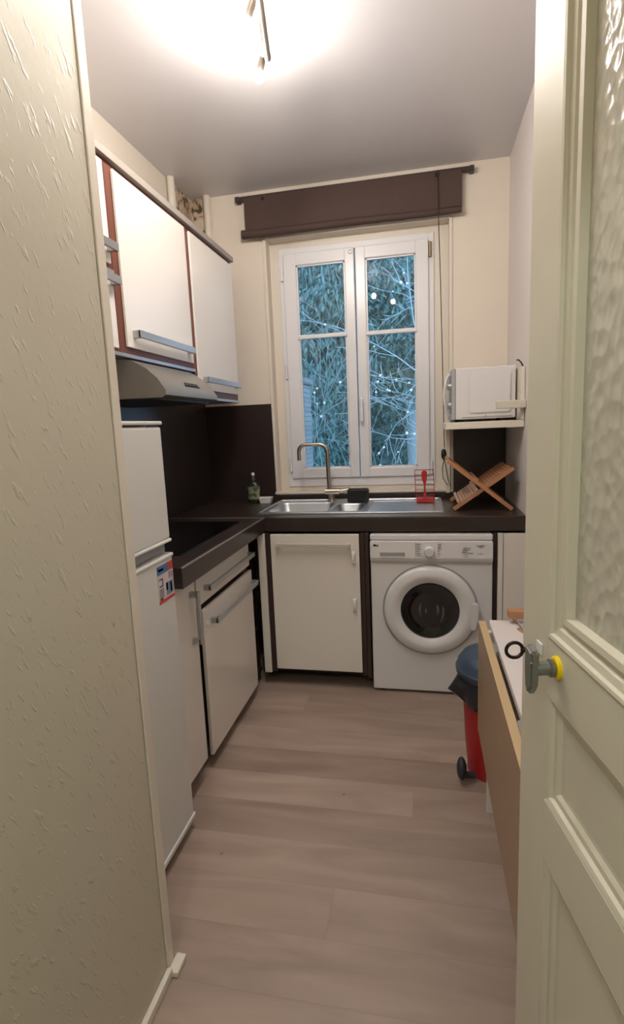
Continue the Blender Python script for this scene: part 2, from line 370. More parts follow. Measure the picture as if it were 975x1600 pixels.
def crown(c, r, n, k):
    cl = rng.normal(size=(k, 3)); cl /= np.linalg.norm(cl, axis=1)[:, None]; cl *= rng.uniform(0.45, 1, k)[:, None]**0.5
    cl = cl*np.array(r)+np.array(c)
    p = cl[rng.integers(0, k, n)]+rng.normal(size=(n, 3))*np.array([0.16, 0.16, 0.10])
    return p
def tree(name, label, x, y, c, r, n, k, L_, W_, dr, tr):
    t = thing(name, label, 'tree', (x, y, -0.8), 'evergreen trees outside the window')
    leafmesh('foliage', crown(c, r, n, k), L_, W_, dr, M_leaf, t)
    b_ = B().tube([(x, y, -0.8), (x+0.05, y, 0.6), (x-0.04, y+0.05, 2.2), (x, y, c[2]+r[2]*0.5)], [tr, tr*0.8, tr*0.6, tr*0.25], 10)
    for i in range(9):
        a = i*2.4; z = c[2]-r[2]*0.6+i*r[2]*0.14
        b_.tube([(x, y, z), (x+math.cos(a)*r[0]*0.35, y+math.sin(a)*r[1]*0.35, z+0.2), (x+math.cos(a)*r[0]*0.8, y+math.sin(a)*r[1]*0.8, z+0.15)], [tr*0.4, tr*0.25, 0.008], 6)
    b_.build('trunk', M_bark2, t, smooth=True)
tree('evergreen_tree', 'drooping evergreen seen through the left casement', -1.5, 6.5, (-1.5, 6.5, 2.6), (0.95, 0.9, 1.7), 17000, 420, 0.10, 0.012, 0.7, 0.09)
tree('evergreen_tree', 'tall evergreen with bright leaf tips seen through the right casement', -0.15, 7.0, (-0.15, 7.0, 3.1), (1.1, 0.9, 1.6), 19000, 440, 0.09, 0.015, 0.5, 0.10)
tree('evergreen_tree', 'farther dark evergreen filling the gap behind the other two', -0.9, 8.6, (-0.9, 8.6, 2.8), (1.9, 0.7, 2.6), 15000, 500, 0.13, 0.022, 0.4, 0.12)
# hedge behind
hb = B(); 
bmesh.ops.create_grid(hb.bm, x_segments=90, y_segments=60, size=1)
for v in hb.bm.verts:
    x, z = v.co.x*5.0-0.8, v.co.y*3.8+2.7
    v.co = Vector((x, 11.0+0.35*math.sin(x*3.1+z*1.7)+0.25*math.sin(z*4.3-x*2.2)+random.uniform(-0.12, 0.12), z))
r_ = bmesh.ops.extrude_face_region(hb.bm, geom=hb.bm.faces[:])
for v in [g_ for g_ in r_['geom'] if isinstance(g_, bmesh.types.BMVert)]: v.co.y += 0.8
bmesh.ops.recalc_face_normals(hb.bm, faces=hb.bm.faces[:])
tag(hb.build('tall_hedge', M_hedge), 'dense dark hedge closing off the garden behind the trees', 'hedge')
def branchy(name, label, base, dirs, m, buds, depth=3):
    t = thing(name, label, 'shrub', base)
    bb = B(); bu = B(); buds_at = []; R_ = random.Random(hash(label) % 1000 if False else len(label))
    def grow(p, d, L_, r, dep):
        pts = [Vector(p)]; d = Vector(d).normalized(); n = 7
        for i in range(n):
            d = (d+Vector((R_.gauss(0, .10), R_.gauss(0, .10), R_.gauss(0, .10)-0.015*dep))).normalized()
            nx_ = pts[-1]+d*L_/n; nx_.y = min(max(nx_.y, 5.05), 5.6); pts.append(nx_)
            if dep > 0 and i > 0 and R_.random() < 0.8:
                side = Vector((R_.gauss(0, 1), R_.gauss(0, .6), R_.gauss(0.2, .8))).normalized()
                grow(pts[-1], (d*0.9+side*0.8), L_*R_.uniform(0.35, 0.6), r*0.55*(1-i/(n+3)), dep-1)
            if buds and dep < 2 and R_.random() < buds: bu.ball(pts[-1]+Vector((0, 0, 0.005)), R_.uniform(0.008, 0.016), 1)
        bb.tube(pts, [max(0.0022, r*(1-0.8*i/n)) for i in range(n+1)], 5)
    for p, d, L_, r in dirs: grow(p, d, L_, r, depth)
    bb.build('branches', m, t, smooth=True)
    if buds: bu.build('seed_heads', M_bud, t, smooth=True)['kind'] = 'stuff'
    else: bu.bm.free()
branchy('bare_shrub', 'bare pale-branched shrub arching across the right casement', (0.9, 5.0, -0.8),
        [((0.75, 5.2, -0.8), (0.02, 0.0, 1), 3.2, 0.026), ((0.70, 5.1, 1.75), (-1, 0, -0.10), 1.0, 0.011), ((0.65, 5.1, 1.20), (-1, 0, 0.22), 1.0, 0.012),
         ((0.66, 5.2, 2.0), (-1, 0.1, -0.25), 0.9, 0.009), ((0.62, 5.2, 0.95), (-1, 0, -0.1), 0.7, 0.008), ((0.70, 5.2, 2.3), (-1, 0, 0.3), 0.8, 0.008)], M_bark, 0.05, 2)
branchy('bare_shrub', 'twiggy upright shrub with pale seed heads low in the left casement', (-1.1, 5.3, -0.8),
        [((-1.1+dx, 5.3+0.1*k, -0.8), (0.35*dx+0.05, 0, 1), 3.0-0.25*k, 0.012) for k, dx in enumerate((-0.5, -0.25, 0.0, 0.25, 0.5))], M_bark2, 0.035, 2)
bw = B().box(-1.30, -1.015, 4.70, 4.98, -0.8, 1.78, 0.01).box(-1.32, -0.995, 4.68, 5.00, 1.78, 1.84, 0.01)
tag(bw.build('brick_gate_post', M_brick), 'pale brick post standing in the garden behind the left casement', 'post')

# ------------------------------------------------------------------ splashbacks
sb = B().prism([(XL, 0.941), (-0.955, 0.941), (-0.958, 1.566), (XL, 1.566)], 'y', YB-0.010, YB)
tag(sb.build('splashback', M_splash), 'dark brown splashback panel on the back wall left of the window', 'splashback')
tag(B().box(XL+0.0005, XL+0.010, 1.62, YB-0.011, 0.941, 1.62).build('splashback', M_splash), 'dark splashback panel on the left wall behind the hob', 'splashback')
tag(B().box(0.183, XR-0.003, YB-0.010, YB, 0.941, 1.357).build('splashback', M_splash), 'small dark splashback panel under the microwave shelf', 'splashback')
tag(B().box(-0.955, 0.183, YB-0.012, YB, 0.941, 0.968).build('splashback_strip', M_splash), 'low dark upstand strip along the wall under the window', 'splashback')
# corner pipes and damaged plaster
struct(B().box(XL, XL+0.004, 3.10, YB, 2.30, HC).box(XL, -1.30, YB-0.004, YB, 2.30, HC).build('wall_patch', M_plaster), 'peeling stained plaster in the corner above the cabinets', 'wall')
B_ = B().tube([(-1.395, 3.10, 1.7), (-1.395, 3.10, HC)], 0.022, 14)
tag(B_.build('wall_pipe', M_wpaint, smooth=True), 'cream pipe rising to the ceiling left of the stained patch', 'pipe')
B_ = B().tube([(-1.300, 3.395, 1.6), (-1.300, 3.395, HC)], 0.022, 14)
tag(B_.build('wall_pipe', M_wpaint, smooth=True), 'cream pipe rising to the ceiling right of the stained patch', 'pipe')

# ------------------------------------------------------------------ fridge
fr_ = thing('fridge_freezer', 'tall white fridge-freezer behind the papered partition', 'fridge', (-1.1, 1.33, 0))
B().box(-1.40, -0.875, 1.055, 1.610, 0.03, 1.436, 0.004).build('body', M_fridge, fr_)
B().box(-1.40, -0.817, 1.050, 1.610, 1.435, 1.447, 0.004).build('top_cover', M_fridge, fr_)
d_ = B().box(-0.872, -0.820, 1.055, 1.605, 1.066, 1.430, 0.008).box(-0.872, -0.816, 1.052, 1.606, 1.056, 1.067, 0.004).build('door', M_fridge, fr_)
B().box(-0.874, -0.842, 1.06, 1.600, 1.022, 1.054).build('handle_recess', M_grey, fr_)
d2 = B().box(-0.872, -0.820, 1.055, 1.608, 0.045, 1.008, 0.008).box(-0.872, -0.816, 1.052, 1.609, 1.006, 1.018, 0.004).box(-0.872, -0.814, 1.052, 1.610, 0.040, 0.058, 0.004).build('door', M_fridge, fr_)
for y in (1.09, 1.58): B().lathe([(0.018, 0), (0.018, 0.03), (0.012, 0.034)], (-0.86, y, 0.0), seg=16).build('foot', M_grey, fr_)
# sticker on the lower door
X_ = -0.8195
def decal(y0, y1, z0, z1, m, par, nm, lift=0.0, x=X_): return B().box(x-0.0005, x+0.0008+lift, y0, y1, z0, z1).build(nm, m, par)
st = B().box(X_-0.001, X_+0.0006, 1.494, 1.599, 0.872, 0.994).build('sticker', mat('sticker_paper', (206, 196, 194), 0.4), d2)
# merged coloured fields of the sticker (one child mesh per colour would go past sub-part depth)
stm = st.data
def sticker_fields(me, fields):
    bm = bmesh.new(); bm.from_mesh(me)
    for y0, y1, z0, z1, mm in fields:
        me.materials.append(mm); k = len(me.materials)-1
        r = bmesh.ops.create_cube(bm, size=1)
        for v in r['verts']: v.co = Vector((X_+0.0006+v.co.x*0.0008, (y0+y1)/2+v.co.y*(y1-y0), (z0+z1)/2+v.co.z*(z1-z0)))
        for f_ in {f_ for v in r['verts'] for f_ in v.link_faces}: f_.material_index = k
    bm.to_mesh(me); bm.free()
sb_, sr_, sg_, sd_, sl_ = mat('sticker_blue', (70, 112, 160), 0.4), mat('sticker_red', (196, 58, 58), 0.4), mat('sticker_grey', (150, 146, 146), 0.4), mat('sticker_navy', (34, 58, 112), 0.4), mat('sticker_light_blue', (112, 140, 176), 0.4)
sticker_fields(stm, [(1.494, 1.566, 0.966, 0.994, sb_), (1.500, 1.534, 0.976, 0.984, sl_), (1.566, 1.599, 0.966, 0.994, sr_), (1.494, 1.599, 0.872, 0.882, sr_),
                     (1.545, 1.588, 0.888, 0.930, sl_), (1.572, 1.584, 0.894, 0.926, sd_), (1.545, 1.556, 0.905, 0.930, sb_), (1.502, 1.526, 0.948, 0.952, sd_), (1.522, 1.526, 0.928, 0.952, sd_),
                     (1.502, 1.526, 0.926, 0.930, sd_), (1.590, 1.597, 0.890, 0.958, sg_), (1.500, 1.528, 0.890, 0.920, sg_), (1.566, 1.590, 0.940, 0.962, sg_), (1.500, 1.520, 0.882, 0.890, mat('sticker_brown', (110, 66, 58), 0.5))])

# ------------------------------------------------------------------ base units, left run
def bar_y(x, y0, y1, z, parent, h=0.022, proj=0.034, m=None):
    b_ = B().box(x+proj-0.012, x+proj, y0, y1, z-h/2, z+h/2, 0.002)
    b_.box(x, x+proj-0.002, y0, y0+0.020, z-h/2, z+h/2, 0.001); b_.box(x, x+proj-0.002, y1-0.020, y1, z-h/2, z+h/2, 0.001)
    return b_.build('handle', m or M_alu, parent)
nb = thing('narrow_cabinet', 'narrow white pull-out base cabinet with upright handle beside the fridge', 'cabinet', (-1.14, 1.76, 0))
B().box(-1.39, -0.898, 1.640, 1.880, 0.09, 0.858).build('carcass', M_brown, nb)
dn = B().box(-0.896, -0.876, 1.640, 1.878, 0.085, 0.856, 0.002).build('door', M_cab, nb)
hh = B().box(-0.850, -0.838, 1.822, 1.842, 0.60, 0.808, 0.002).box(-0.876, -0.842, 1.822, 1.842, 0.60, 0.622, 0.002).box(-0.876, -0.842, 1.822, 1.842, 0.786, 0.808, 0.002)
hh.build('handle', M_alu, dn)
dc = thing('drawer_cabinet', 'white base cabinet with one drawer over a hinged door under the hob', 'cabinet', (-1.14, 2.23, 0))
B().box(-1.39, -0.905, 1.884, 2.570, 0.07, 0.858).build('carcass', M_brown, dc)
dr_ = B().box(-0.903, -0.883, 1.905, 2.563, 0.718, 0.854, 0.002).build('drawer', M_cab, dc)
bar_y(-0.883, 1.975, 2.563, 0.778, dr_)
dd = B().box(-0.890, -0.874, 1.932, 2.563, 0.062, 0.695, 0.003).build('door', M_cab, dc)
bar_y(-0.874, 2.005, 2.570, 0.628, dd, h=0.024)
B().lathe([(0.012, 0), (0.012, 0.003), (0.006, 0.004), (0.0, 0.004)], (-0.874, 1.968, 0.628), 'x', 16).build('cap', M_pvc, dd)['label'] = 'small round white cap on the door'
os_ = thing('open_shelf_unit', 'narrow dark brown open shelf unit in the corner between the cabinets', 'shelf', (-1.1, 2.65, 0))
su = B().box(-1.39, -0.905, 2.574, 2.584, 0.06, 0.858).box(-1.39, -0.915, 2.735, 2.745, 0.06, 0.858).box(-1.39, -1.38, 2.584, 2.735, 0.06, 0.858).box(-1.39, -0.905, 2.574, 2.745, 0.06, 0.076)
su.build('carcass', M_brown, os_)
for z in (0.30, 0.49, 0.62, 0.755): B().box(-1.38, -0.912, 2.584, 2.735, z, z+0.016).build('shelf', M_brown, os_)
k_ = B().box(-1.39, -0.935, 1.64, 2.80, 0.0, 0.059)
tag(k_.build('plinth', M_brown), 'dark plinth under the left run of base cabinets', 'plinth')
k_ = B().box(-0.93, -0.30, 2.84, 2.86, 0.0, 0.08)
tag(k_.build('plinth', M_brown), 'dark plinth set back under the sink cabinet', 'plinth')
tag(B().box(-0.868, -0.828, 2.673, 2.690, 0.078, 0.858, 0.002).build('filler_panel', M_cab), 'narrow white upright filler strip left of the sink cabinet', 'panel')
sc_ = thing('sink_cabinet', 'white door cabinet under the sink with two child locks', 'cabinet', (-0.55, 2.95, 0))
cb_ = B().box(-0.826, -0.812, 2.690, 3.30, 0.085, 0.858).box(-0.826, -0.797, 2.680, 2.690, 0.085, 0.858).box(-0.323, -0.300, 2.680, 3.30, 0.085, 0.858).box(-0.812, -0.323, 2.700, 3.30, 0.085, 0.10)
cb_.box(-0.812, -0.323, 3.29, 3.30, 0.10, 0.858)
cb_.build('carcass', M_brown, sc_)
sd = B().box(-0.796, -0.326, 2.672, 2.690, 0.105, 0.856, 0.002).build('door', M_cab, sc_)
hb_ = B().box(-0.762, -0.370, 2.640, 2.650, 0.792, 0.812, 0.002).box(-0.762, -0.744, 2.650, 2.672, 0.792, 0.812).box(-0.388, -0.370, 2.650, 2.672, 0.792, 0.812)
hb_.build('handle', mat('pale_satin_bar', (206, 200, 190), 0.35, 0.35), sd)
for z in (0.735, 0.483): B().box(-0.366, -0.345, 2.656, 2.672, z-0.030, z+0.032, 0.004).box(-0.362, -0.349, 2.650, 2.657, z-0.012, z+0.020, 0.002).build('child_lock', M_pvc, sd)
tag(B().box(-0.298, -0.278, 2.676, 3.30, 0.075, 0.858, 0.001).build('panel_or_gap_strip', M_brown), 'dark brown upright panel between sink cabinet and washing machine', 'panel')
tag(B().box(0.334, 0.350, 2.700, 3.30, 0.0, 0.858).build('panel_or_gap_strip', M_brown), 'dark strip standing in for the shaded gap right of the washing machine', 'panel')  # brown strip put in for the shade of the gap beside the washer
tag(B().box(0.353, 0.376, 2.672, 2.700, 0.0, 0.858, 0.001).build('filler_panel', M_cab), 'thin white upright strip beside the dark gap strip right of the washer', 'panel')
tag(B().box(0.379, XR-0.004, 2.676, 2.694, 0.0, 0.858, 0.001).build('end_panel', M_cab), 'white panel closing the worktop corner at the right wall', 'panel')

# ------------------------------------------------------------------ worktops, hob, sink
WT0, WT1 = 0.862, 0.939
SX0, SX1, SY0, SY1 = -0.905, 0.105, 2.815, 3.335
wt = B(); hx0, hx1, hy0, hy1 = -0.875, -0.315, 2.865, 3.235
wt.box(XL, XR-0.002, 2.712, hy0, WT0, WT1); wt.box(XL, XR-0.002, hy1, YB, WT0, WT1); wt.box(XL, hx0, hy0, hy1, WT0, WT1); wt.box(hx1, XR-0.002, hy0, hy1, WT0, WT1)
bmesh.ops.remove_doubles(wt.bm, verts=wt.bm.verts[:], dist=1e-5)
tag(wt.build('worktop', M_top, bev=0.004), 'long dark brown worktop carrying the sink along the window wall', 'worktop')
wl = thing('worktop', 'dark brown worktop section with the hob, ending beside the fridge', 'worktop', (-1.12, 2.2, WT0))
B().box(XL+0.011, -0.832, 1.690, 2.706, WT0, WT1+0.001, 0.003).build('slab', M_top, wl)
et = B().box(-0.836, -0.8305, 1.692, 2.707, WT1-0.003, WT1+0.0035).box(XL+0.012, -0.8305, 2.7035, 2.7085, WT1-0.003, WT1+0.0035)
et.build('edge_trim', M_alu, wl)
hob = B().prism([(-1.33, 1.86), (-0.915, 1.86), (-0.915, 2.57), (-1.33, 2.57)], 'z', WT1+0.0015, WT1+0.007, 0.0015)
tag(hob.build('ceramic_hob', M_hobg), 'black glass hob set into the left worktop', 'hob')
sk = thing('kitchen_sink', 'stainless steel one and a half bowl sink with ribbed drainer', 'sink', (-0.4, 3.05, WT1))
rim = B(); zt = WT1+0.006
b1 = (-0.868, -0.525, 2.872, 3.215); b2 = (-0.500, -0.340, 2.872, 3.150); dr = (-0.300, 0.060, 2.850, 3.240)
# top sheet: grid with holes for bowls and a dished drainer
xs = [SX0, b1[0], b1[1], b2[0], b2[1], dr[0], dr[1], SX1]; 
def sheet(bb, x0, x1, y0, y1, z0=WT1+0.0005, z1=zt): bb.box(x0, x1, y0, y1, z0, z1)
sheet(rim, SX0, b1[0], SY0, SY1); sheet(rim, b1[0], b1[1], SY0, b1[2]); sheet(rim, b1[0], b1[1], b1[3], SY1); sheet(rim, b1[1], b2[0], SY0, SY1)
sheet(rim, b2[0], b2[1], SY0, b2[2]); sheet(rim, b2[0], b2[1], b2[3], SY1); sheet(rim, b2[1], dr[0], SY0, SY1)
sheet(rim, dr[0], dr[1], SY0, dr[2]); sheet(rim, dr[0], dr[1], dr[3], SY1); sheet(rim, dr[1], SX1, SY0, SY1)
rim.build('rim', M_steel, sk)
lip = B().tube([(SX0+0.004, SY0+0.02, zt), *arc((SX0+0.024, SY0+0.024, zt), 0.02, 180, 270, 5, 'xy'), *arc((SX1-0.024, SY0+0.024, zt), 0.02, 270, 360, 5, 'xy'), *arc((SX1-0.024, SY1-0.024, zt), 0.02, 0, 90, 5, 'xy'), *arc((SX0+0.024, SY1-0.024, zt), 0.02, 90, 180, 5, 'xy')], 0.0045, 8, closed=True)
lip.build('raised_edge', M_steel, sk, smooth=True)
def bowl(x0, x1, y0, y1, d, nm):
    bb = B(); n = 8; rings = []
    for inset, z, r in ((0, zt, 0.045), (0.004, zt-0.008, 0.045), (0.014, zt-d+0.03, 0.05), (0.035, zt-d, 0.05), (0.10, zt-d-0.004, 0.02)):
        i_ = min(inset, (x1-x0)/2-0.03)
        rings.append([bb.bm.verts.new((p[0], p[1], z)) for p in rrect(x0+i_, x1-i_, y0+i_, y1-i_, min(r, (x1-x0)/2-i_-0.002), n)])
    for a, c in zip(rings, rings[1:]):
        for k in range(len(a)): bb.bm.faces.new((a[k], a[(k+1) % len(a)], c[(k+1) % len(a)], c[k]))
    bb.bm.faces.new(rings[-1])
    # corner fillets between rectangular hole and rounded ring
    for cx, cy_, sxn, syn, k0 in ((x1, y1, 1, 1, 0), (x0, y1, -1, 1, n+1), (x0, y0, -1, -1, 2*(n+1)), (x1, y0, 1, -1, 3*(n+1))):
        cv = bb.bm.verts.new((cx, cy_, zt))
        for k in range(n): bb.bm.faces.new((cv, rings[0][k0+k], rings[0][k0+k+1]))
    bmesh.ops.recalc_face_normals(bb.bm, faces=bb.bm.faces[:])
    o = bb.build('bowl', M_steel, sk, smooth=True); o['label'] = nm
    B().lathe([(0.030, zt-d-0.003), (0.026, zt-d+0.001), (0.0, zt-d-0.001)], ((x0+x1)/2, (y0+y1)/2, 0), seg=24).build('strainer', M_nickel, o)
bowl(*b1, 0.16, 'large left bowl'); bowl(*b2, 0.12, 'small bowl in the middle')
db = B().box(dr[0], dr[1], dr[2], dr[3], WT1+0.0005, WT1+0.002)
for i in range(9):
    y = dr[2]+0.03+i*0.040; db.prism([(y, WT1+0.002), (y+0.012, WT1+0.006), (y+0.022, WT1+0.006), (y+0.034, WT1+0.002)], 'x', dr[0]+0.004, dr[1]-0.01)
db.box(dr[1]+0.018, dr[1]+0.028, SY0+0.03, SY1-0.03, zt, zt+0.002, 0.001)
db.build('drainer', M_steel, sk)

# tap
fx, fy = -0.562, 3.275
tp = thing('mixer_tap', 'brushed steel mixer tap with tall bent spout behind the sink', 'tap', (fx, fy, zt))
B().lathe([(0.027, 0), (0.027, 0.004), (0.021, 0.010), (0.021, 0.045)], (fx, fy, zt), seg=28).build('base', M_nickel, tp, smooth=True)
B().tube([(fx-0.035, fy-0.01, zt+0.062), (fx+0.055, fy-0.01, zt+0.062)], 0.021, 20).build('body', M_nickel, tp, smooth=True)
B().tube([(fx+0.056, fy-0.01, zt+0.062), (fx+0.125, fy-0.01, zt+0.074)], [0.016, 0.011], 14).build('lever', M_nickel, tp, smooth=True)
zt2 = 1.300
spx = [(fx-0.008, fy-0.012, zt+0.06), (fx-0.012, fy-0.014, 1.10)]+arc((fx-0.064, fy-0.016, zt2-0.05), 0.05, 0, 90, 8)+arc((fx-0.150, fy-0.016, zt2-0.042), 0.042, 90, 180, 8)+[(fx-0.192, fy-0.016, 1.205)]
B().tube(spx, 0.0125, 14).build('spout', M_nickel, tp, smooth=True)

# black caddy on sink
bc = thing('sponge_holder', 'black rounded box-shaped holder beside the tap', 'holder', (-0.38, 3.17, zt+0.002))
B().prism(rrect(-0.446, -0.318, 0.948, 1.034, 0.014), 'y', 3.15, 3.19, 0.004).build('cup', M_black, bc)
B().box(-0.4445, -0.3195, 3.149, 3.191, 1.018, 1.028, 0.003).build('rim', M_black, bc)
B().box(-0.462, -0.446, 3.162, 3.178, 0.985, 1.000, 0.003).build('clip', M_black, bc)

# soap tray
sp_ = thing('soap_dish', 'small white plastic tub at the left corner of the sink', 'dish', (-0.985, 3.27, WT1))
def tub(bb, x0, x1, y0, y1, z0, z1, fl, th):
    o_ = rrect(x0, x1, y0, y1, 0.012, 4); c = ((x0+x1)/2, (y0+y1)/2)
    def ring(s_, z): return [bb.bm.verts.new((c[0]+(p[0]-c[0])*s_, c[1]+(p[1]-c[1])*s_, z)) for p in o_]
    R_ = [ring(1-fl, z0), ring(1, z1), ring(1+0.05, z1), ring(1+0.05, z1+0.003), ring(1-th, z1+0.003), ring(1-fl-th, z0+0.006)]
    bb.bm.faces.new(R_[0][::-1])
    for a, c_ in zip(R_, R_[1:]):
        for k in range(len(a)): bb.bm.faces.new((a[k], a[(k+1) % len(a)], c_[(k+1) % len(a)], c_[k]))
    bb.bm.faces.new(R_[-1]); bmesh.ops.recalc_face_normals(bb.bm, faces=bb.bm.faces[:])
tb = B(); tub(tb, -1.030, -0.945, 3.235, 3.30, WT1+0.001, WT1+0.034, 0.18, 0.08); tb.build('tub', M_pvc, sp_)
B().box(-1.012, -0.963, 3.248, 3.287, WT1+0.008, WT1+0.026, 0.006).build('soap_bar', mat('cream_soap', (226, 220, 206), 0.5), sp_)

# dish soap bottle
bo = thing('washing_up_bottle', 'clear green washing-up liquid bottle against the dark splashback', 'bottle', (-1.075, 3.30, WT1))
M_liq = mat('green_clear_plastic', (62, 72, 56), 0.12, trans=0.4)
prof = [(0.030, 0), (0.037, 0.006), (0.039, 0.03), (0.038, 0.07), (0.040, 0.09), (0.036, 0.112), (0.024, 0.130), (0.013, 0.138), (0.012, 0.142)]
B().lathe(prof, (-1.075, 3.30, WT1+0.0005), seg=28, sy=0.6).build('bottle_body', M_liq, bo, smooth=True)
M_lab, nt, N, L, b = nodes('printed_green_label'); tc = N.new('ShaderNodeTexCoord'); n = N.new('ShaderNodeTexNoise'); n.inputs['Scale'].default_value = 34; L.new(tc.outputs['Object'], n.inputs['Vector'])
rm = N.new('ShaderNodeValToRGB'); rm.color_ramp.interpolation = 'CONSTANT'; e = rm.color_ramp.elements; e[0].color = (*lin((66, 76, 52)), 1); e[1].position = 0.47; e[1].color = (*lin((140, 144, 118)), 1); q = e.new(0.56); q.color = (*lin((118, 130, 92)), 1)
L.new(n.outputs['Fac'], rm.inputs[0]); L.new(rm.outputs[0], b.inputs['Base Color']); b.inputs['Roughness'].default_value = 0.4
B().lathe([(0.0395, 0.022), (0.0402, 0.03), (0.0392, 0.07), (0.0412, 0.09), (0.0390, 0.104)], (-1.075, 3.30, WT1+0.0005), seg=28, sy=0.62).build('bottle_label', M_lab, bo, smooth=True)
B().lathe([(0.016, 0.140), (0.016, 0.158), (0.010, 0.166), (0.008, 0.172)], (-1.075, 3.30, WT1), seg=20).build('cap', M_dkgrey, bo, smooth=True)
B().lathe([(0.007, 0.172), (0.011, 0.178), (0.011, 0.188), (0.006, 0.194), (0, 0.194)], (-1.075, 3.30, WT1), seg=16).build('nozzle', M_pvc, bo, smooth=True)

# red wire drainer
rw = thing('cutlery_drainer', 'small red wire cutlery drainer with central spatula shape on the sink drainer', 'drainer', (0.012, 3.15, zt))
B().box(-0.040, 0.062, 3.135, 3.195, zt+0.003, zt+0.030, 0.004).build('tray', M_red, rw)
fr2 = B()
for y in (3.140, 3.190): 
    for x in (-0.043, 0.063): fr2.tube([(x, y, zt+0.02), (x-(0.006 if x < 0 else 0.006), y, zt+0.190)], 0.0016, 6)
for i in range(6):
    z = zt+0.045+i*0.029; sx_ = -0.0003*i
    fr2.tube([(-0.044+sx_, 3.140, z), (0.062+sx_, 3.140, z), (0.062+sx_, 3.190, z), (-0.044+sx_, 3.190, z)], 0.0015, 6, closed=True)
fr2.build('wire_frame', M_redw, rw, smooth=True)
sp2 = B().prism([(-0.002, zt+0.02), (0.018, zt+0.02), (0.014, zt+0.06), (0.011, zt+0.110), (0.020, zt+0.135), (0.021, zt+0.180), (0.014, zt+0.188), (-0.004, zt+0.188), (-0.011, zt+0.178), (-0.009, zt+0.140), (0.002, zt+0.110), (0.002, zt+0.06)], 'y', 3.128, 3.134, 0.001)
sp2.build('spatula_bar', M_red, rw)

# wooden folding dish rack
dk = thing('wooden_dish_rack', 'folding wooden X-shaped dish rack on the worktop under the microwave', 'dish rack', (0.30, 3.04, WT1))
A0, A1 = Vector((0.155, 0, 0.948)), Vector((0.452, 0, 1.158)); C0, C1 = Vector((0.446, 0, 0.948)), Vector((0.124, 0, 1.205))
def rail(bb, p, q, y, w_=0.013, h=0.020):
    d = (q-p).normalized(); n_ = Vector((-d.z, 0, d.x))
    pts = [p-n_*h/2, q-n_*h/2, q+n_*h/2, p+n_*h/2]
    bb.prism([(v.x, v.z) for v in pts], 'y', y-w_/2, y+w_/2, 0.0015)
def slats(bb, p, q, t0, t1, k, y0, y1, h=0.006, off=0.010):
    d = (q-p); dn = d.normalized(); n_ = Vector((-dn.z, 0, dn.x))
    if n_.z < 0: n_ = -n_
    for i in range(k):
        a = p+d*(t0+(t1-t0)*i/k)+n_*off; c = p+d*(t0+(t1-t0)*(i+0.88)/k)+n_*off
        bb.prism([(v.x, v.z) for v in (a, c, c+n_*h, a+n_*h)], 'y', y0, y1)
for y in (2.880, 3.215):
    o = B(); rail(o, A0, A1, y); o.build('rail', M_rackw, dk)
for y in (2.864, 3.199):
    o = B(); rail(o, C0, C1, y); o.build('rail', M_rackw, dk)
o = B(); slats(o, A0, A1, 0.52, 0.98, 10, 2.874, 3.222); o.build('upper_slats', M_rackw, dk)
o = B(); slats(o, A0, A1, 0.10, 0.42, 7, 2.874, 3.222); o.build('lower_slats', M_rackg, dk)['label'] = 'paler lower slats'
o = B(); slats(o, C0, C1, 0.86, 1.0, 2, 2.858, 3.205, 0.010, 0.0); slats(o, C0, C1, 0.55, 0.60, 1, 2.858, 3.205, 0.010, 0.009); o.build('cross_slats', M_rackw, dk)
o = B(); slats(o, A0, A1, 0.10, 0.145, 1, 2.868, 3.228, 0.012, 0.012); slats(o, A0, A1, 0.40, 0.445, 1, 2.868, 3.228, 0.012, 0.012); o.build('stop_bars', M_rackg, dk)

# ------------------------------------------------------------------ washing machine
wm = thing('washing_machine', 'white front-loading washing machine under the worktop', 'washing machine', (0.03, 2.95, 0))
W0, W1, WY = -0.270, 0.330, 2.678
B().box(W0, W1, WY+0.004, 3.20, 0.015, 0.820, 0.006).build('body', M_app, wm)
B().box(W0-0.001, W1+0.001, WY+0.010, 3.205, 0.822, 0.852, 0.006).build('lid', M_app, wm)
B().prism([(WY-0.006, 0.716), (WY-0.012, 0.735), (WY-0.006, 0.818), (WY+0.03, 0.818), (WY+0.03, 0.716)], 'x', W0, W1, 0.002).build('control_panel', M_app, wm)
B().box(W0+0.004, W1-0.004, WY-0.001, WY+0.006, 0.706, 0.716).build('panel_ledge', mat('pale_grey_enamel', (196, 192, 186), 0.35), wm)
sl = B().box(-0.222, -0.092, WY-0.016, WY-0.006, 0.738, 0.742, 0.001)
sl.build('drawer_front', M_app, wm)
B().box(-0.220, -0.094, WY-0.0125, WY-0.0065, 0.742, 0.764).build('drawer_recess', M_grey, wm)
B().box(-0.0425, -0.041, WY-0.0135, WY-0.008, 0.716, 0.818).build('panel_seam', M_grey, wm)
kb = B().lathe([(0.026, -0.006), (0.0265, -0.012), (0.0235, -0.034), (0.021, -0.037), (0, -0.037)], (0.026, WY, 0.770), 'y', 32).build('knob', M_app, wm, smooth=True)
